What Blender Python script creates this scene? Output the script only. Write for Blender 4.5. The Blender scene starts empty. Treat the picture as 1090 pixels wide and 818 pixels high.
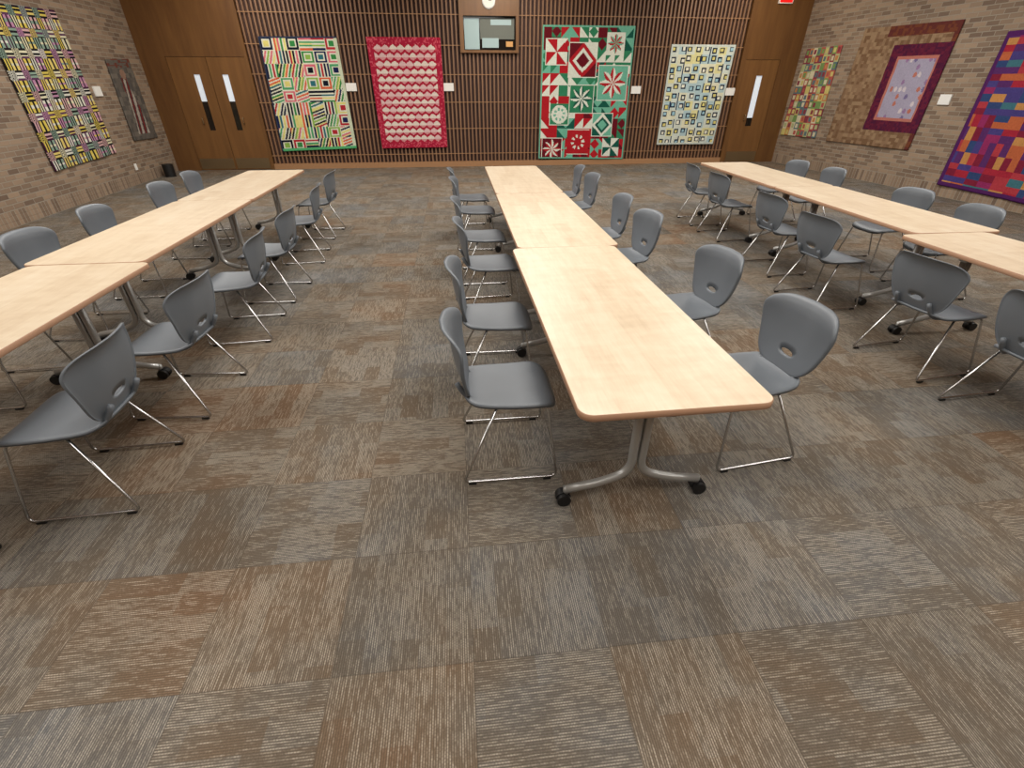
import bpy, math, random
from mathutils import Vector, Matrix
random.seed(7)
SC=bpy.context.scene
COL=SC.collection

def lin(c):
    return tuple(((x/255)/12.92 if x/255<=.04045 else ((x/255+.055)/1.055)**2.4) for x in c)
def L4(c): return lin(c)+(1.0,)

# ------------------------------------------------------------ materials
def newmat(name,rough=.6,metal=0.,color=None,spec=None):
    m=bpy.data.materials.new(name); m.use_nodes=True
    nt=m.node_tree; b=nt.nodes['Principled BSDF']
    b.inputs['Roughness'].default_value=rough; b.inputs['Metallic'].default_value=metal
    if color: b.inputs['Base Color'].default_value=L4(color)
    if spec is not None: b.inputs['Specular IOR Level'].default_value=spec
    return m,nt,b
class N:
    def __init__(s,nt): s.nt=nt
    def n(s,t,**k):
        x=s.nt.nodes.new(t)
        for a,v in k.items(): setattr(x,a,v)
        return x
    def l(s,a,b): s.nt.links.new(a,b)
    def setin(s,inp,v):
        if isinstance(v,bpy.types.NodeSocket): s.l(v,inp)
        else: inp.default_value=v
    def math(s,op,a,b=0.,c=None):
        x=s.n('ShaderNodeMath',operation=op); s.setin(x.inputs[0],a); s.setin(x.inputs[1],b)
        if c is not None: s.setin(x.inputs[2],c)
        return x.outputs[0]
    def mix(s,f,a,b,mode='MIX'):
        x=s.n('ShaderNodeMix',data_type='RGBA',blend_type=mode)
        s.setin(x.inputs[0],f); s.setin(x.inputs[6],a); s.setin(x.inputs[7],b); return x.outputs[2]
    def comb(s,x,y,z):
        c=s.n('ShaderNodeCombineXYZ'); s.setin(c.inputs[0],x);s.setin(c.inputs[1],y);s.setin(c.inputs[2],z); return c.outputs[0]
    def noise(s,v,scale,detail=2.,rough=.5):
        x=s.n('ShaderNodeTexNoise'); s.l(v,x.inputs['Vector']); x.inputs['Scale'].default_value=scale
        x.inputs['Detail'].default_value=detail; x.inputs['Roughness'].default_value=rough; return x.outputs['Fac']
    def white(s,v):
        x=s.n('ShaderNodeTexWhiteNoise',noise_dimensions='3D'); s.l(v,x.inputs['Vector']); return x.outputs['Value']
    def ramp(s,f,stops):
        x=s.n('ShaderNodeValToRGB'); s.l(f,x.inputs[0]); r=x.color_ramp
        while len(r.elements)<len(stops): r.elements.new(.5)
        for e,(p,c) in zip(r.elements,stops): e.position=p; e.color=c if len(c)==4 else L4(c)
        return x.outputs[0]
    def bump(s,h,b,strength=.3,dist=.01):
        x=s.n('ShaderNodeBump'); x.inputs['Strength'].default_value=strength; x.inputs['Distance'].default_value=dist
        s.l(h,x.inputs['Height']); s.l(x.outputs[0],b.inputs['Normal'])

def mat_carpet():
    m,nt,b=newmat('carpet_tile',.95,spec=.15); g=N(nt)
    geo=g.n('ShaderNodeNewGeometry'); sp=g.n('ShaderNodeSeparateXYZ'); g.l(geo.outputs['Position'],sp.inputs[0])
    x=g.math('ADD',sp.outputs[0],20.04); y=g.math('ADD',sp.outputs[1],20.1)
    T=.50
    ix=g.math('FLOOR',g.math('DIVIDE',x,T)); iy=g.math('FLOOR',g.math('DIVIDE',y,T))
    par=g.math('MODULO',g.math('ADD',ix,iy),2.)
    r1=g.white(g.comb(ix,iy,3.))
    r2=g.white(g.comb(g.math('FLOOR',g.math('MULTIPLY',ix,.5)),iy,9.))
    d=g.math('GREATER_THAN',g.math('ADD',g.math('MULTIPLY',par,.5),g.math('MULTIPLY',r1,.6)),.62)
    def sel(a,c):
        q=g.n('ShaderNodeMix',data_type='FLOAT'); g.l(d,q.inputs[0]); g.setin(q.inputs[2],c); g.setin(q.inputs[3],a); return q.outputs[0]
    al=sel(x,y); ac=sel(y,x)   # d=1: strands run along x
    by=g.math('FLOOR',g.math('DIVIDE',ac,.1))
    jit=g.math('MULTIPLY',g.white(g.comb(by,g.math('ADD',ix,7.),iy)),.25)
    bx=g.math('FLOOR',g.math('DIVIDE',g.math('ADD',al,jit),.25))
    rb=g.white(g.comb(bx,by,g.math('ADD',r1,1.)))
    big=g.noise(g.comb(x,y,0.),.5,2.,.5)
    med=g.noise(g.comb(x,y,5.),3.2,2.,.5)
    hue=g.math('ADD',g.math('ADD',g.math('MULTIPLY',rb,.12),g.math('MULTIPLY',g.math('ADD',r1,r2),.17)),g.math('ADD',g.math('MULTIPLY',big,.5),g.math('MULTIPLY',med,.38)))
    base=g.ramp(hue,[(.44,(105,106,107)),(.56,(105,101,96)),(.68,(106,97,86)),(.80,(108,93,77)),(.95,(111,88,68))])
    P=.0080
    row=g.math('FLOOR',g.math('DIVIDE',ac,P)); fr=g.math('FRACT',g.math('DIVIDE',ac,P))
    line=g.math('SUBTRACT',1.,g.math('MINIMUM',1.,g.math('MULTIPLY',g.math('ABSOLUTE',g.math('SUBTRACT',fr,.5)),2.4)))
    seg=g.noise(g.comb(g.math('MULTIPLY',al,12.),g.math('MULTIPLY',row,3.7),by),1.,3.,.7)
    on=g.math('MINIMUM',1.,g.math('MAXIMUM',0.,g.math('MULTIPLY',g.math('SUBTRACT',seg,g.math('ADD',.37,g.math('MULTIPLY',rb,.13))),6.)))
    fine=g.noise(g.comb(x,y,0.),190.,2.,.7)
    knit=g.math('LESS_THAN',g.math('FRACT',g.math('DIVIDE',g.math('ADD',al,g.math('MULTIPLY',row,.0051)),.0098)),.6)
    dash=g.math('MULTIPLY',g.math('MULTIPLY',line,on),g.math('ADD',.6,g.math('MULTIPLY',knit,.4)))
    light=g.mix(.50,base,L4((210,199,182)))
    dark=g.mix(.52,base,L4((40,35,32)))
    c=g.mix(g.math('MULTIPLY',g.math('SUBTRACT',1.,line),.75),base,dark)
    c=g.mix(g.math('MULTIPLY',dash,.85),c,light)
    c=g.mix(1.,c,g.mix(fine,(.55,.55,.55,1),(1.5,1.5,1.5,1)),'MULTIPLY')
    def edge(v): 
        f=g.math('FRACT',g.math('DIVIDE',v,T)); return g.math('LESS_THAN',g.math('MINIMUM',f,g.math('SUBTRACT',1.,f)),.006)
    e=g.math('MAXIMUM',edge(x),edge(y))
    c=g.mix(g.math('MULTIPLY',e,.22),c,L4((40,34,30)))
    c=g.mix(1.,c,g.mix(r1,(.90,.90,.90,1),(1.1,1.1,1.1,1)),'MULTIPLY')
    c=g.mix(1.,c,g.mix(g.noise(g.comb(x,y,3.),1.7,2.,.5),(.84,.84,.84,1),(1.2,1.19,1.18,1)),'MULTIPLY')
    g.l(c,b.inputs['Base Color'])
    g.bump(g.math('ADD',dash,fine),b,.3,.004)
    return m
def mat_brick(name,axis='Y'):
    m,nt,b=newmat(name,.9,spec=.2); g=N(nt)
    geo=g.n('ShaderNodeNewGeometry'); sp=g.n('ShaderNodeSeparateXYZ'); g.l(geo.outputs['Position'],sp.inputs[0])
    h=sp.outputs[1] if axis=='Y' else sp.outputs[0]; z=sp.outputs[2]
    v=g.comb(h,z,0.); vs=g.comb(g.math('ADD',z,.0),h,0.)
    def brick(vec):
        br=g.n('ShaderNodeTexBrick'); g.l(vec,br.inputs['Vector'])
        br.inputs['Color1'].default_value=L4((170,148,126)); br.inputs['Color2'].default_value=L4((112,94,82)); br.inputs['Mortar'].default_value=L4((166,157,143))
        br.inputs['Scale'].default_value=1.; br.inputs['Brick Width'].default_value=.215; br.inputs['Row Height'].default_value=.072
        br.inputs['Mortar Size'].default_value=.007; br.inputs['Bias'].default_value=-.1; br.inputs['Mortar Smooth'].default_value=.2
        return br
    b1=brick(v); b2=brick(vs); b2.offset=0.
    low=g.math('LESS_THAN',z,.215)
    bc=g.mix(low,b1.outputs['Color'],b2.outputs['Color'])
    n=g.noise(v,26.,3.,.6); n2=g.noise(v,1.2,2.,.5)
    c=g.mix(.5,bc,g.mix(n,L4((100,88,78)),L4((206,188,164))),'MULTIPLY')
    c=g.mix(.35,bc,c)
    c=g.mix(g.math('MULTIPLY',n2,.3),c,L4((124,108,94)))
    g.l(c,b.inputs['Base Color'])
    g.bump(g.math('ADD',g.math('MULTIPLY',b1.outputs['Fac'],-1.),g.math('MULTIPLY',n,.4)),b,.6,.012)
    return m
def mat_wood(name,c1,c2,rough=.45,stretch=(1,12,1),sc=3.):
    m,nt,b=newmat(name,rough); g=N(nt)
    tc=g.n('ShaderNodeTexCoord'); mp=g.n('ShaderNodeMapping'); g.l(tc.outputs['Object'],mp.inputs[0]); mp.inputs['Scale'].default_value=stretch
    oi=g.n('ShaderNodeObjectInfo'); ad=g.n('ShaderNodeVectorMath',operation='ADD'); g.l(mp.outputs[0],ad.inputs[0])
    g.l(g.comb(g.math('MULTIPLY',oi.outputs['Random'],37.),0.,0.),ad.inputs[1])
    n=g.noise(ad.outputs[0],sc,5.,.6); n2=g.noise(ad.outputs[0],sc*.23,2.,.5)
    f=g.math('ADD',g.math('MULTIPLY',n,.6),g.math('MULTIPLY',n2,.4))
    c=g.ramp(f,[(.3,c2),(.7,c1)]); g.l(c,b.inputs['Base Color'])
    return m
def mat_maple():
    m,nt,b=newmat('maple_laminate',.34); g=N(nt)
    tc=g.n('ShaderNodeTexCoord'); oi=g.n('ShaderNodeObjectInfo')
    def mp(s):
        q=g.n('ShaderNodeMapping'); g.l(tc.outputs['Object'],q.inputs[0]); q.inputs['Scale'].default_value=s
        ad=g.n('ShaderNodeVectorMath',operation='ADD'); g.l(q.outputs[0],ad.inputs[0]); g.l(g.comb(g.math('MULTIPLY',oi.outputs['Random'],37.),0.,0.),ad.inputs[1]); return ad.outputs[0]
    sp=g.n('ShaderNodeSeparateXYZ'); g.l(tc.outputs['Object'],sp.inputs[0])
    px=g.math('FLOOR',g.math('DIVIDE',sp.outputs[0],.128)); pr=g.white(g.comb(px,g.math('FLOOR',g.math('DIVIDE',g.math('ADD',sp.outputs[1],g.math('MULTIPLY',px,.37)),.9)),oi.outputs['Random']))
    n1=g.noise(mp((9,1.2,1)),2.4,4.,.6); n2=g.noise(mp((2,5,1)),2.6,3.,.55); n3=g.noise(mp((60,4,1)),2.,2.,.5)
    f=g.math('ADD',g.math('ADD',g.math('MULTIPLY',n1,.36),g.math('MULTIPLY',n2,.30)),g.math('ADD',g.math('MULTIPLY',n3,.18),g.math('MULTIPLY',pr,.12)))
    g.l(g.ramp(f,[(.30,(198,176,148)),(.5,(214,196,170)),(.70,(224,211,189))]),b.inputs['Base Color'])
    return m
def mat_cloth():
    m,nt,b=newmat('quilt_cotton',.9,spec=.15); g=N(nt)
    a=g.n('ShaderNodeVertexColor',layer_name='Col')
    tc=g.n('ShaderNodeTexCoord'); n=g.noise(tc.outputs['Object'],38.,3.,.6)
    c=g.mix(1.,a.outputs[0],g.mix(n,(.68,.68,.68,1),(1.1,1.1,1.1,1)),'MULTIPLY'); g.l(c,b.inputs['Base Color'])
    g.bump(n,b,.4,.02)
    return m
def mat_plastic():
    m,nt,b=newmat('grey_plastic',.44); g=N(nt)
    tc=g.n('ShaderNodeTexCoord'); n2=g.noise(tc.outputs['Object'],3.,2.,.5)
    g.l(g.ramp(n2,[(.3,(98,104,111)),(.7,(108,114,121))]),b.inputs['Base Color'])
    return m
M_carpet=mat_carpet(); M_brick=mat_brick('tan_brick'); M_brickx=mat_brick('tan_brick_front','X')
M_plas=mat_plastic()
M_chrome=newmat('chrome_rod',.25,1.,(190,190,190))[0]
M_blk=newmat('black_rubber',.5,color=(16,16,17))[0]
M_silver=newmat('silver_powdercoat',.38,.55,(176,176,174))[0]
M_maple=mat_maple()
M_edge=newmat('table_edge_band',.5,color=(180,140,112))[0]
M_panel=mat_wood('oak_veneer_panel',(120,84,46),(92,60,32),.4,(6,6,.6),2.)
M_door=mat_wood('oak_veneer_door',(132,93,52),(104,70,38),.38,(6,6,.5),2.)
M_slat=mat_wood('slat_wood',(144,108,80),(114,82,60),.5,(3,3,.6),2.)
M_back=mat_wood('slat_backing',(70,43,36),(50,31,27),.7,(3,3,.6),2.)
M_rail=newmat('rail_wood',.5,color=(162,122,86))[0]
M_cloth=mat_cloth()
M_white=newmat('label_card',.7,color=(235,235,232))[0]
M_brass=newmat('kick_plate_metal',.35,.8,(150,130,100))[0]
M_glassdark=newmat('dark_glass',.08,color=(28,24,22))[0]
M_ceil=newmat('ceiling_paint',.9,color=(190,182,172))[0]
def emis(name,c,s):
    m,nt,b=newmat(name,.4,color=c); b.inputs['Emission Color'].default_value=L4(c); b.inputs['Emission Strength'].default_value=s; return m
M_lite=emis('bright_glass_glow',(205,214,224),.5)  # bright upper part of the door glass, painted as a glow
M_exit=emis('exit_red',(220,20,20),.8)

# ------------------------------------------------------------ mesh builder
class MB:
    def __init__(s): s.v=[];s.f=[];s.m=[];s.s=[];s.mats=[]
    def mi(s,mat):
        if mat not in s.mats: s.mats.append(mat)
        return s.mats.index(mat)
    def add(s,vs,fs,mat,smooth=False):
        o=len(s.v); s.v+= [tuple(p) for p in vs]; k=s.mi(mat)
        for f in fs: s.f.append([o+i for i in f]); s.m.append(k); s.s.append(smooth)
    def box(s,a,b,mat):
        x0,y0,z0=a;x1,y1,z1=b
        vs=[(x0,y0,z0),(x1,y0,z0),(x1,y1,z0),(x0,y1,z0),(x0,y0,z1),(x1,y0,z1),(x1,y1,z1),(x0,y1,z1)]
        s.add(vs,[(0,3,2,1),(4,5,6,7),(0,1,5,4),(1,2,6,5),(2,3,7,6),(3,0,4,7)],mat)
    def tube(s,pts,r,mat,n=8,corner=.04,arc=6):
        P=[Vector(p) for p in pts]; Q=[P[0]]
        for i in range(1,len(P)-1):
            a=(P[i-1]-P[i]);b=(P[i+1]-P[i]); c=min(corner,a.length*.49,b.length*.49)
            A=P[i]+a.normalized()*c; Bq=P[i]+b.normalized()*c
            for k in range(arc+1):
                t=k/arc; Q.append(A*(1-t)**2+P[i]*2*t*(1-t)+Bq*t*t)
        Q.append(P[-1])
        T=(Q[1]-Q[0]).normalized(); u=T.orthogonal().normalized(); vs=[];fs=[]
        for i,q in enumerate(Q):
            if i==0:t=(Q[1]-Q[0])
            elif i==len(Q)-1:t=Q[-1]-Q[-2]
            else:t=(Q[i+1]-Q[i-1])
            t.normalize(); u=(u-t*u.dot(t)).normalized(); w=t.cross(u)
            for k in range(n):
                a=2*math.pi*k/n; vs.append(q+(u*math.cos(a)+w*math.sin(a))*r)
        for i in range(len(Q)-1):
            for k in range(n):
                fs.append((i*n+k,i*n+(k+1)%n,(i+1)*n+(k+1)%n,(i+1)*n+k))
        fs.append(tuple(range(n))[::-1]); fs.append(tuple((len(Q)-1)*n+k for k in range(n)))
        s.add(vs,fs,mat,True)
    def prism(s,outline,axis,a,b,mat,smooth=False):
        def p3(p,h):
            return {'z':(p[0],p[1],h),'x':(h,p[0],p[1]),'y':(p[0],h,p[1])}[axis]
        n=len(outline); vs=[p3(p,a) for p in outline]+[p3(p,b) for p in outline]
        s.add(vs,[(i,(i+1)%n,n+(i+1)%n,n+i) for i in range(n)],mat,smooth)
        s.add(vs,[tuple(range(n))[::-1],tuple(range(n,2*n))],mat)
    def shell(s,rings,off,mat,cap=False):
        n=len(rings[0]); R=len(rings); vs=[];fs=[]
        for layer in (0,1):
            for r in rings:
                for p in r: vs.append(Vector(p)+(Vector(off) if layer else Vector((0,0,0))))
        def id(l,r,k): return l*R*n+r*n+k%n
        for r in range(R-1):
            for k in range(n):
                fs.append((id(0,r,k),id(0,r+1,k),id(0,r+1,k+1),id(0,r,k+1)))
                fs.append((id(1,r,k+1),id(1,r+1,k+1),id(1,r+1,k),id(1,r,k)))
        for k in range(n):
            fs.append((id(0,R-1,k),id(1,R-1,k),id(1,R-1,k+1),id(0,R-1,k+1)))
            if not cap: fs.append((id(0,0,k+1),id(1,0,k+1),id(1,0,k),id(0,0,k)))
        if cap:
            fs.append(tuple(id(0,0,k) for k in range(n))); fs.append(tuple(id(1,0,k) for k in range(n))[::-1])
        s.add(vs,fs,mat,True)
    def mesh(s,name):
        me=bpy.data.meshes.new(name); me.from_pydata(s.v,[],s.f)
        for m in s.mats: me.materials.append(m)
        me.polygons.foreach_set('material_index',s.m); me.polygons.foreach_set('use_smooth',s.s); me.update(); return me
    def obj(s,name,loc=(0,0,0),rot=0.):
        return put(name,s.mesh(name),loc,rot)
def put(name,me,loc=(0,0,0),rot=0.):
    o=bpy.data.objects.new(name,me); o.location=loc; o.rotation_euler=(0,0,rot); COL.objects.link(o); return o
def spow(v,e): return math.copysign(abs(v)**e,v)

# ------------------------------------------------------------ chair (faces +x)
def chair_mesh():
    b=MB(); n=64
    def seatz(x,y):
        t=(x+.2)/.45
        z=.446-.012*math.sin(max(0,min(1,t))*math.pi)+.014*(abs(y)/.22)**2*(1-.5*t)
        if x>.15: z-= .034*((x-.15)/.10)**2
        if x<-.13: z+= .018*((-.13-x)/.07)**2
        return z
    rings=[]
    for r in [0.2,.35,.55,.75,.88,.96,1.]:
        ring=[]
        for k in range(n):
            a=2*math.pi*k/n; x=.022+.232*spow(math.cos(a),.42)*r
            hw=.230-.03*((.25-x)/.45)
            y=hw*spow(math.sin(a),.42)*r
            z=seatz(x,y)-(.006 if r==1. else 0)
            ring.append((x,y,z))
        rings.append(ring)
    b.shell(rings,(0,0,-.013),M_plas,True)
    def bx(y,z):
        t=max(0.,(z-.45)/.35)
        return -.180-.074*t-.016*math.sin(t*math.pi)+.058*(y/.24)**2*(.6+.4*t)-(.016*((t-.85)/.15)**2 if t>.85 else 0)
    rings=[]
    zc,hh=.628,.180
    for r in [0.,.12,.3,.5,.7,.85,.93,.97,1.]:
        ring=[]
        for k in range(n):
            a=2*math.pi*k/n
            hy,hz=.046*math.cos(a),.540+.0165*math.sin(a)
            oz=zc+hh*spow(math.sin(a),.5); t=max(0.,(oz-.448)/.36)
            hw=.165+.088*min(1,t*1.25)**.8
            oy=hw*spow(math.cos(a),.42); oz+= .010*(1-(oy/.253)**2)*(1 if t>.5 else 0)*t
            y=hy+(oy-hy)*r; z=hz+(oz-hz)*r
            # rolled rim around the shell
            ring.append((bx(y,z)-(.008 if r==1. else .002 if r==.97 else 0),y,z))
        rings.append(ring)
    b.shell(rings,(-.013,0,0),M_plas)
    for sg in (-1,1):
        y0=sg*.262;y1=sg*.19
        b.tube([(-.05,y1,.424),(-.235,y0,.0155),(.25,y0,.0155),(.2,y1,.416),(-.06,y1,.426)],.0068,M_chrome,8,.035)
        b.tube([(.05,y1*.9,.422),(-.16,sg*.125,.426),(-.212,sg*.12,.48),(-.238,sg*.115,.53)],.014,M_plas,8,.05)
        for gx in (-.19,.2):
            b.box((gx-.02,y0-.008,0),(gx+.02,y0+.008,.012),M_blk)
    for gx,gz in ((.19,.414),(-.03,.422)):
        b.tube([(gx,-.19,gz),(gx,.19,gz)],.0065,M_chrome,8)
    return b.mesh('stacking_chair')
CH=chair_mesh()
def addch(lst,base):
    for x,y,r in lst: put('stacking_chair',CH,(x,y,0),base+math.radians(r))
addch([(.18,2.06,0),(.19,2.93,-1),(.24,4.06,3),(.22,4.95,0),(.20,6.18,-3),(.17,6.96,2)],0)
addch([(1.50,2.03,7),(1.53,2.95,9),(1.45,4.12,8),(1.45,4.90,2),(1.49,6.28,5),(1.48,7.02,-2)],math.pi)
addch([(-1.86,2.03,3),(-1.81,2.82,-4),(-1.80,3.83,4),(-1.80,4.67,-2),(-1.83,5.85,5),(-1.88,6.90,-3)],math.pi)
addch([(-3.12,2.15,0),(-3.08,3.03,3),(-3.10,4.03,-3),(-3.14,4.93,3),(-3.19,6.18,-2),(-3.22,7.02,2)],0)
addch([(3.61,7.05,-3),(3.57,6.21,4),(3.47,4.86,4),(3.34,3.93,6),(3.28,2.74,8),(3.30,1.99,4)],0)
addch([(4.86,7.16,3),(4.87,6.41,-3),(4.70,4.88,4),(4.61,4.06,-4)],math.pi)

# ------------------------------------------------------------ table
def table_mesh(W=.77,L=2.1):
    b=MB(); r=.055; o=[]
    for cx,cy,a0 in ((W-r,r,-90),(W-r,L-r,0),(r,L-r,90),(r,r,180)):
        for k in range(9):
            a=math.radians(a0+k*90/8); o.append((cx+r*math.cos(a),cy+r*math.sin(a)))
    n=len(o)
    def ins(d): 
        c=(W/2,L/2); return [(p[0]-math.copysign(d,p[0]-c[0]),p[1]-math.copysign(d,p[1]-c[1])) for p in o]
    i=ins(.003)
    vs=[(x,y,.74) for x,y in i]; b.add(vs,[tuple(range(n))],M_maple)
    v2=[(x,y,.74) for x,y in i]+[(x,y,.737) for x,y in o]+[(x,y,.712) for x,y in o]+[(x,y,.709) for x,y in i]
    fs=[]
    for l in range(3):
        for k in range(n): fs.append((l*n+(k+1)%n,l*n+k,(l+1)*n+k,(l+1)*n+(k+1)%n))
    b.add(v2,fs,M_edge,True); b.add([(x,y,.709) for x,y in i],[tuple(range(n))[::-1]],M_edge)
    cx=W/2
    for y in (.29,L-.29):
        for sg in (-1,1):
            b.tube([(cx+sg*.023,y,.70),(cx+sg*.023,y,.17),(cx+sg*.16,y,.115),(cx+sg*.335,y,.085)],.021,M_silver,12,.13,8)
            wx=cx+sg*.335
            b.tube([(wx,y,.10),(wx,y,.06)],.015,M_silver,10)
            for dy in (-.022,.022):
                circ=[(wx+.012*sg+.034*math.cos(t*math.pi/9),.034+.034*math.sin(t*math.pi/9)) for t in range(18)]
                b.prism(circ,'y',y+dy-.011,y+dy+.011,M_blk,True)
            hood=[(wx+.012*sg+.038*math.cos(t*math.pi/10),.036+.036*math.sin(t*math.pi/10)) for t in range(0,11)]
            b.prism(hood,'y',y-.012,y+.012,M_blk,True)
        b.box((cx-.24,y-.03,.690),(cx+.24,y+.03,.710),M_silver)
        b.box((cx-.05,y-.028,.60),(cx+.05,y+.028,.700),M_silver)
    b.tube([(cx,.29,.64),(cx,L-.29,.64)],.018,M_silver,10)
    return b.mesh('training_table')
TB=table_mesh()
for x,y,r in [(.395,1.335,.6),(.418,3.437,0),(.420,5.538,0),
              (-2.93,5.50,0),(-2.93,3.399,0),(-2.87,1.29,0),
              (3.735,5.60,1.5),(3.680,3.50,1.5),(3.52,1.38,0)]:
    put('training_table',TB,(x,y,0),math.radians(-r if x>3 else r))

# ------------------------------------------------------------ room
YB=13.3; ZC=4.2; YF=-3.
def lw(y): return -(6.085+.05*y)
def rw(y): return 9.584-.074*y
b=MB(); b.add([(lw(YF)-.3,YF-.3,0),(rw(YF)+.3,YF-.3,0),(rw(YB)+.3,YB+.4,0),(lw(YB)-.3,YB+.4,0)],[(0,1,2,3)],M_carpet)
b.obj('floor')
b=MB(); b.box((lw(YB)-.3,YF-.3,ZC),(rw(YF)+.3,YB+.4,ZC+.1),M_ceil); b.obj('ceiling')
def wallq(name,p,q,t,mat):
    b=MB(); (x0,y0),(x1,y1)=p,q
    b.add([(x0,y0,0),(x1,y1,0),(x1+t,y1,0),(x0+t,y0,0),(x0,y0,ZC),(x1,y1,ZC),(x1+t,y1,ZC),(x0+t,y0,ZC)],
          [(0,3,2,1),(4,5,6,7),(0,1,5,4),(1,2,6,5),(2,3,7,6),(3,0,4,7)],mat); return b.obj(name)
wallq('wall_left',(lw(YF),YF),(lw(YB),YB),-.2,M_brick)
wallq('wall_right',(rw(YF),YF),(rw(YB),YB),.2,M_brick)
b=MB(); b.box((lw(YB)-.2,YB+.08,0),(rw(YB)+.2,YB+.28,ZC),M_back); b.obj('wall_back')
b=MB(); b.box((lw(YF)-.2,YF-.2,0),(rw(YF)+.2,YF,ZC),M_brickx); b.obj('wall_front')
SX0,SX1=-4.48,7.10
b=MB(); x=SX0+.03
BX0,BX1,BZ=.25,1.60,2.40
while x<SX1-.04:
    top=ZC if not (BX0-.02<x+.02<BX1+.02) else BZ
    b.box((x,YB+.02,.12),(x+.036,YB+.085,top),M_slat); x+=.094
b.obj('slat_wall_cladding')
b=MB()
for z in (.30,.86,1.42,1.98,2.54,3.10,3.66):
    if z>BZ: 
        b.box((SX0,YB+.012,z-.007),(BX0,YB+.03,z+.007),M_rail); b.box((BX1,YB+.012,z-.007),(SX1,YB+.03,z+.007),M_rail)
    else: b.box((SX0,YB+.012,z-.007),(SX1,YB+.03,z+.007),M_rail)
b.obj('trim_1')
b=MB(); b.box((SX0,YB-.01,0),(SX1,YB+.09,.12),M_rail); b.obj('baseboard_back')
b=MB(); b.box((lw(YB)-.05,YB,0),(-6.22,YB+.09,ZC),M_panel); b.box((-4.55,YB-.02,0),(SX0,YB+.09,ZC),M_panel)
b.box((-6.22,YB,2.30),(-4.55,YB+.09,ZC),M_panel); b.obj('trim_2')
b=MB(); b.box((SX1,YB-.02,0),(7.22,YB+.09,ZC),M_panel); b.box((8.12,YB,0),(rw(YB)+.05,YB+.09,ZC),M_panel)
b.box((7.22,YB,2.30),(8.12,YB+.09,ZC),M_panel); b.obj('trim_3')
def door(name,x0,x1,sx0,sx1,split):
    b=MB(); y0,y1=YB+.01,YB+.06; z0,z1=.86,1.97
    b.box((x0+.006,y0,.01),(sx0,y1,2.294),M_door); b.box((sx1,y0,.01),(x1-.006,y1,2.294),M_door)
    b.box((sx0,y0,.01),(sx1,y1,z0),M_door); b.box((sx0,y0,z1),(sx1,y1,2.294),M_door)
    b.box((sx0,y0+.02,z0),(sx1,y1-.01,split),M_glassdark); b.box((sx0,y0+.02,split),(sx1,y1-.01,z1),M_lite)
    b.box((x0+.03,y0-.004,.03),(x1-.03,y0,.26),M_brass)
    hx=sx0-.08 if sx0-x0>.3 else sx1+.08
    b.tube([(hx,y0,1.0),(hx,y0-.05,1.0),(hx,y0-.05,1.12),(hx,y0,1.12)],.01,M_brass,8,.02)
    return b.obj(name)
door('door_1',-6.22,-5.385,-5.74,-5.61,1.45)
door('door_2',-5.385,-4.55,-5.13,-5.00,1.45)
door('door_3',7.22,8.12,7.60,7.76,1.05)
b=MB(); yb=YB+.09
b.box((BX0,YB-.05,BZ),(BX1,yb,BZ+.05),M_door); b.box((BX0,YB-.05,BZ+.05),(BX0+.09,yb,ZC),M_door); b.box((BX1-.07,YB-.05,BZ+.05),(BX1,yb,ZC),M_door)
b.box((BX0+.09,YB-.05,3.08),(BX1-.07,yb,ZC),M_door); b.obj('trim_4')
b=MB(); gx0,gx1=BX0+.09,BX1-.07; yy=YB+.05
m_pale=emis('booth_reflection_pale',(150,172,174),.25); m_mid=newmat('booth_reflection_mid',.6,color=(104,110,104))[0]; m_amb=emis('booth_lamp',(200,150,90),.15)  # pale glow and mid grey panels imitate reflections in the booth pane
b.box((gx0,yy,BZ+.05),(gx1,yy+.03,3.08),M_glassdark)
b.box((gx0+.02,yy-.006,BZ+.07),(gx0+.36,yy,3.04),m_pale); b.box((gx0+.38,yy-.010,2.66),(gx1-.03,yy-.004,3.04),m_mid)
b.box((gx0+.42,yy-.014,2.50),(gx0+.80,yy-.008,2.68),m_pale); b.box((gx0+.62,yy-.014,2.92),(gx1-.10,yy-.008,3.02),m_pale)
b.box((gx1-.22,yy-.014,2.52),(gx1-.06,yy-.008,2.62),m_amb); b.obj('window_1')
b=MB(); circ=[(.92+.13*math.cos(k*math.pi/16),3.34+.13*math.sin(k*math.pi/16)) for k in range(32)]
b.prism(circ,'y',YB-.09,YB-.05,M_white,False); b.prism([(.92+.145*math.cos(k*math.pi/16),3.34+.145*math.sin(k*math.pi/16)) for k in range(32)],'y',YB-.075,YB-.05,M_silver)
b.box((.915,YB-.095,3.34),(.925,YB-.09,3.43),M_blk); b.box((.92,YB-.095,3.335),(.98,YB-.09,3.345),M_blk); b.obj('wall_clock')
b=MB(); b.box((7.72,YB-.06,3.40),(8.02,YB,3.56),M_exit); b.box((7.70,YB-.05,3.38),(8.04,YB,3.58),M_white); b.obj('exit_sign')

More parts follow.
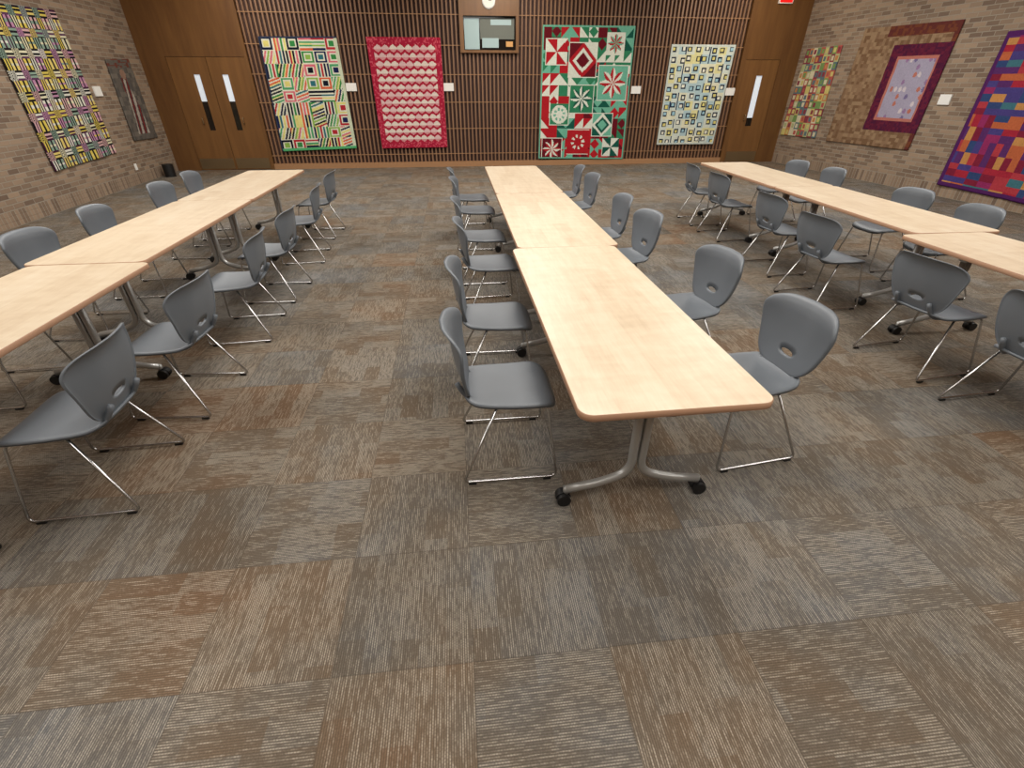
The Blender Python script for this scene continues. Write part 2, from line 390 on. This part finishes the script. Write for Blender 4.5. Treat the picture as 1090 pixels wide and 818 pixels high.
# ------------------------------------------------------------ quilts
def quilt(name,corners,fn,nu=90,nv=120,wave=.012,normal=(0,-1,0)):
    TL,TR,BR,BL=[Vector(c) for c in corners]; nm=Vector(normal)
    vs=[];fs=[];cols=[]
    for j in range(nv+1):
        for i in range(nu+1):
            u=i/nu;v=j/nv
            p=(TL*(1-u)+TR*u)*(1-v)+(BL*(1-u)+BR*u)*v
            p=p+nm*(.02+wave*(math.sin(u*9+v*1.3)+.6*math.sin(u*17+2))*(.2+v)*.5+.004*math.sin(v*40)*math.sin(u*33))
            vs.append(p)
    for j in range(nv):
        for i in range(nu):
            a=j*(nu+1)+i; fs.append((a,a+nu+1,a+nu+2,a+1))
            c=L4(fn((i+.5)/nu,(j+.5)/nv)); cols+= list(c)*4
    me=bpy.data.meshes.new(name); me.from_pydata(vs,[],fs); me.materials.append(M_cloth)
    ca=me.color_attributes.new('Col','FLOAT_COLOR','CORNER'); ca.data.foreach_set('color',cols)
    me.polygons.foreach_set('use_smooth',[True]*len(fs)); me.update()
    o=put(name,me); s=o.modifiers.new('s','SOLIDIFY'); s.thickness=.012; s.offset=0
    return o
def R(i,j,k=0): 
    x=math.sin(i*127.1+j*311.7+k*74.7+1.3)*43758.5453; return x-math.floor(x)
def pick(p,r): return p[int(r*len(p))%len(p)]
CREAM=(222,224,206)
def f_q1(u,v):
    nx,ny=6,9; i,j=int(u*nx),int(v*ny); fu,fv=u*nx-i,v*ny-j
    pal=[(60,140,76),(140,180,84),(224,216,130),(26,34,80),(214,100,64),(214,110,126),(50,112,124),(180,46,56),(20,24,40),(24,30,60),(16,20,34),(80,160,110)]
    if u<.02 or v<.015: return (50,60,84)
    if u>.955 or v>.97: return (90,180,120) if v>.97 else (206,216,190)
    r=R(i,j)
    if R(i,j,5)<.25:
        d=max(abs(fu-.5),abs(fv-.5)); 
        return pick(pal,R(i,j,9)) if d<.2 else CREAM if d<.3 else pick(pal,R(i,j,8)) if d<.44 else CREAM
    w=fv+(.35*(fu-.5) if R(i,j,6)<.4 else 0) if r<.5 else fu+(.35*(fv-.5) if R(i,j,6)<.4 else 0)
    w=(w+1)*4; k=int(w)
    if w-k<.42: return CREAM if R(i,j,k+20)<.8 else (224,218,150)
    return pick(pal,R(i,j,k+1))
def f_q2(u,v):
    # scalloped lattice: pale leaf ovals on red
    if u<.085 or u>.915 or v<.06 or v>.94: return (170,34,62) if R(int(u*60),int(v*80))<.75 else (206,84,102)
    uu=(u-.085)/.83*8; vv=(v-.06)/.88*13; j=int(vv); 
    if j%2: uu+=.5
    i=int(uu); fu,fv=abs(uu-i-.5),abs(vv-j-.5)
    if fu/.52+(fv/.50)**1.6<1: 
        return (212,150,154) if vv-j>.62 else ((228,216,206) if R(i,j)<.7 else (222,190,190))
    return (172,30,58)
RD=(178,32,42);TE=(112,182,158);WH=(224,230,218);DG=(24,88,74);BU=(104,22,34);GN=(52,130,94)
def f_q3(u,v):
    nx,ny=10,12
    if u<.012 or u>.988 or v<.01 or v>.99: return TE
    for (cx,cy,w,kind,a,bc,bg) in [(.22,.64,.11,'circ',WH,TE,GN),(.80,.40,.17,'star',RD,WH,TE),(.15,.92,.12,'star',RD,WH,BU),(.45,.24,.16,'dia',BU,RD,WH),(.72,.72,.12,'dia',TE,WH,DG),(.16,.18,.12,'pin',RD,WH,TE),(.80,.12,.10,'star',RD,TE,WH),(.46,.52,.14,'star',WH,DG,GN),(.84,.90,.10,'pin',DG,WH,RD),(.45,.86,.13,'circ',RD,WH,RD),(.64,.30,.07,'pin',RD,DG,TE)]:
        x=(u-cx)/w; y=(v-cy)/(w*.78)
        if max(abs(x),abs(y))<1:
            if max(abs(x),abs(y))>.95: return WH
            rr=math.hypot(x,y); an=math.atan2(y,x)
            if kind=='circ': return a if rr<.35 else bc if rr<.6 and int((an+math.pi)*8/math.pi)%2 else a if rr<.85 else bg
            if kind=='star':
                s=.45+.45*abs(((an/(math.pi/4))%1)-.5)*2
                return (a if int((an+math.pi)/(math.pi/8))%2 else bc) if rr<s else bg
            if kind=='dia': 
                d=abs(x)+abs(y); return a if d<.45 else bg if d<.7 else bc if d<1. else (a if x*y>0 else bg)
            if kind=='pin':
                q=int((an+math.pi)/(math.pi/4)); return a if q%2 else bc
    i,j=int(u*nx),int(v*ny); fu,fv=u*nx-i,v*ny-j
    pr=[(RD,WH),(TE,DG),(RD,TE),(GN,WH),(BU,GN),(GN,TE),(RD,BU),(RD,DG),(RD,WH)]
    a,bc=pick(pr,R(i//2,j//2,3)); k=R(i,j)
    if k<.35: return a if fu>fv else bc
    if k<.7: return a if fu+fv<1 else bc
    if k<.85: return a if abs(fu-.5)+abs(fv-.5)<.5 else bc
    return a
def f_q4(u,v):
    if u<.03 or u>.97 or v<.02 or v>.98: return (206,216,210)
    nx,ny=8,11; uu,vv=u*nx,v*ny; i,j=int(uu),int(vv); fu,fv=uu-i,vv-j
    ox=.3+.4*R(i,j,2); oy=.3+.4*R(i,j,3); d=max(abs(fu-ox)/1.,abs(fv-oy)/.95)
    bg=pick([(212,222,214),(226,226,200),(180,206,212),(224,220,164),(214,222,210)],R(i,j,4))
    if d<.17: return pick([(222,212,130),(236,236,220),(160,200,215)],R(i,j,5))
    if d<.30: return (26,38,62)
    if R(i,j,7)<.35 and abs(fu-.93)<.08: return (40,60,90)
    return bg
def f_L1(u,v):
    nx,ny=6,8; i,j=int(u*nx),int(v*ny); fu,fv=u*nx-i,v*ny-j
    dk=[(26,22,28),(70,34,60),(30,25,34),(96,60,92),(24,22,24),(28,24,28)]
    lt=[(226,222,190),(216,176,176),(226,226,214),(220,200,96),(190,140,172),(226,206,120),(140,166,150)]
    lx=fu<.48; ly=fv<.46
    if lx and ly: return pick(dk,R(i,j,4)) if (int(fu*18)+int(fv*18))%2 else pick(lt,R(i,j,6))
    if lx: return pick(dk,R(i,j//3,1+int(fu*11))) if int(fu*11)%2==0 else pick(lt,R(i,j,2))
    if ly: return pick(dk,R(i//3,j,3+int(fv*11))) if int(fv*11)%2==0 else pick(lt,R(j,i,2))
    if abs(fu-.74)<.06: return pick(dk,R(i,j,8))
    if abs(fv-.72)<.06: return pick(lt,R(i,j,9))
    return pick(lt,R(i,j))
def f_L2(u,v):
    x=(u-.5)*2
    if v<.10: return (112,64,54) if R(int(u*10),int(v*60))<.5 else (104,98,92)
    if (x/.22)**2+((v-.18)/.06)**2<1: return (150,120,104)
    if .22<v<.92 and abs(x+.08*math.sin(v*7))<.26+.35*max(0,(v-.3))*.8:
        s=math.sin(x*16+v*9); return (176,166,156) if s>.45 else (120,44,44) if s<-.72 else (66,58,58) if s<-.1 else (120,112,108)
    return pick([(104,98,92),(92,88,84),(116,110,102)],R(int(u*8),int(v*18),2))
def f_R1(u,v):
    nx,ny=9,12; i,j=int(u*nx),int(v*ny); fu,fv=u*nx-i,v*ny-j
    pal=[(206,194,120),(120,150,90),(180,90,84),(214,206,176),(96,118,126),(196,134,84),(176,182,134),(140,64,76)]
    d=max(abs(fu-.5),abs(fv-.5)); return pick(pal,R(i,j)) if d>.28 else pick(pal,R(i,j,4))
def f_R2(u,v):
    if .42<u and .15<v<.86:
        x=(u-.42)/.58; y=(v-.15)/.71
        if x<.14 or x>.86 or y<.13 or y>.87: return pick([(92,30,56),(104,34,58),(80,28,58)],R(int(u*50),int(v*50)))
        x=(x-.14)/.72;y=(y-.13)/.74
        if x<.05 or x>.95 or y<.05 or y>.95: return (186,116,104)
        r=R(int(x*9),int(y*9)); d=math.hypot((x*9)%1-.5,(y*9)%1-.5)
        if r<.45 and d<.36: return pick([(150,120,160),(210,200,206),(186,116,100),(120,110,150)],r*7%1)
        return (168,162,184)
    if v<.08 and u>.3 or u>.96: return pick([(116,66,46),(100,50,46)],R(int(u*40),int(v*40)))
    return pick([(134,106,82),(146,118,92),(122,94,70),(156,130,102)],R(int(u*30),int(v*34)))
def f_R3(u,v):
    nx,ny=5,6; i,j=int(u*nx),int(v*ny); fu,fv=u*nx-i,v*ny-j
    pal=[(170,44,62),(92,48,106),(54,74,120),(190,102,66),(150,48,100),(68,116,128),(130,36,60),(198,142,84),(76,66,130),(180,62,72)]
    if u<.03 or v>.97 or v<.03: return (84,36,96)
    k=int(fu*4) if R(i,j)<.5 else int(fv*4)
    s=int(fv*2) if R(i,j)<.5 else int(fu*2)
    return pick(pal,R(i*7+k,j*5+s,2))
def bq(x0,x1,x2,x3,zt,zt2,zb2,zb): y=YB; return [(x0,y,zt),(x1,y,zt2),(x2,y,zb2),(x3,y,zb)]
quilt('stripe_block_quilt',bq(-4.15,-2.48,-2.42,-4.2,2.67,2.68,.45,.40),f_q1,120,150)
quilt('red_oval_quilt',bq(-1.84,-.19,-.19,-1.80,2.68,2.68,.45,.44),f_q2,110,150)
quilt('star_sampler_quilt',bq(2.15,4.33,4.38,2.13,2.93,2.93,.12,.16),f_q3,130,160)
quilt('navy_square_quilt',bq(5.27,6.88,6.80,5.25,2.59,2.59,.45,.45),f_q4,110,140)
def onw(side,y,z,off=0.):
    s=6.085/(6.54-.05*y) if side<0 else 9.584/(9.04+.074*y)
    y2=y*s; z2=1.75+(z-1.75)*s
    return ((lw(y2)+off) if side<0 else (rw(y2)-off), y2, z2)
NL=(1,0.05,0); NR=(-1,-.074,0)
quilt('plaid_quilt',[onw(-1,9.1,2.76),onw(-1,10.72,2.82),onw(-1,10.85,.66),onw(-1,9.09,.57)],f_L1,126,150,normal=NL)
quilt('figure_art_quilt',[onw(-1,11.62,2.18),onw(-1,12.40,2.22),onw(-1,12.46,.79),onw(-1,11.55,.80)],f_L2,60,90,normal=NL)
quilt('patchwork_quilt',[onw(1,13.70,2.54),onw(1,12.43,2.55),onw(1,12.41,.64),onw(1,13.85,.61)],f_R1,normal=NR)
quilt('medallion_quilt',[onw(1,11.85,2.80),onw(1,9.46,2.74),onw(1,9.55,.66),onw(1,11.98,.62)],f_R2,120,120,normal=NR)
quilt('bright_abstract_quilt',[onw(1,8.56,2.50),onw(1,6.2,2.50),onw(1,6.2,.14),onw(1,8.60,.18)],f_R3,100,100,normal=NR)

for x,z in [(-2.33,1.73),(-.07,1.73),(4.53,1.67),(6.98,1.63)]:
    b=MB(); b.box((x-.12,YB-.005,z-.08),(x+.12,YB+.02,z+.08),M_white); b.obj('wall_label')
for side,y,z in [(-1,11.03,1.67),(1,9.2,1.54)]:
    p=onw(side,y,z); b=MB(); b.box((-.012,-.11,-.08),(.012,.11,.08),M_white)
    b.obj('wall_label',(p[0]-side*.014,p[1],p[2]),math.atan(.05) if side<0 else math.atan(.074))
b=MB(); b.box((0,-.04,-.06),(.01,.04,.06),M_white); p=onw(-1,11.3,.35); b.obj('wall_outlet',p)
b=MB(); b.prism([(.11*math.cos(k*math.pi/12),.11*math.sin(k*math.pi/12)) for k in range(24)],'z',0,.26,M_blk,True); b.obj('waste_bin',(-6.5,12.4,0))

# ------------------------------------------------------------ lights
def area(x,y,z,sx,sy,p,c=(1,.955,.89),rot=(0,0,0)):
    l=bpy.data.lights.new('ceiling_light','AREA'); l.shape='RECTANGLE'; l.size=sx; l.size_y=sy; l.energy=p; l.color=c
    o=bpy.data.objects.new('ceiling_light',l); o.location=(x,y,z); o.rotation_euler=rot; COL.objects.link(o)
for y in (-.3,4.2,9.):
    for x in (-3.8,1.0,5.8): area(x,y,ZC-.05,2.0,2.0,{-.3:106,4.2:138,9.:142}[y])
for x in (-4.0,1.3,6.6): area(x,11.6,ZC-.06,1.4,.4,56,(1,.89,.74),(math.radians(25),0,0))

# ------------------------------------------------------------ camera
cam=bpy.data.cameras.new('camera'); co=bpy.data.objects.new('camera',cam); COL.objects.link(co)
cam.sensor_fit='HORIZONTAL'; cam.sensor_width=36; cam.lens=36*500/1090; cam.clip_start=.05
p,ya=math.radians(32.4),math.radians(6.2)
F=Vector((math.sin(ya)*math.cos(p),math.cos(ya)*math.cos(p),-math.sin(p))); Rr=Vector((math.cos(ya),-math.sin(ya),0)); U=Rr.cross(F)
Mx=Matrix((Rr,U,-F)).transposed().to_4x4(); Mx.translation=Vector((0,0,1.75)); co.matrix_world=Mx
SC.camera=co
w=bpy.data.worlds.new('world'); SC.world=w; w.use_nodes=True; w.node_tree.nodes['Background'].inputs[0].default_value=(.05,.05,.05,1)
SC.view_settings.view_transform='Standard'
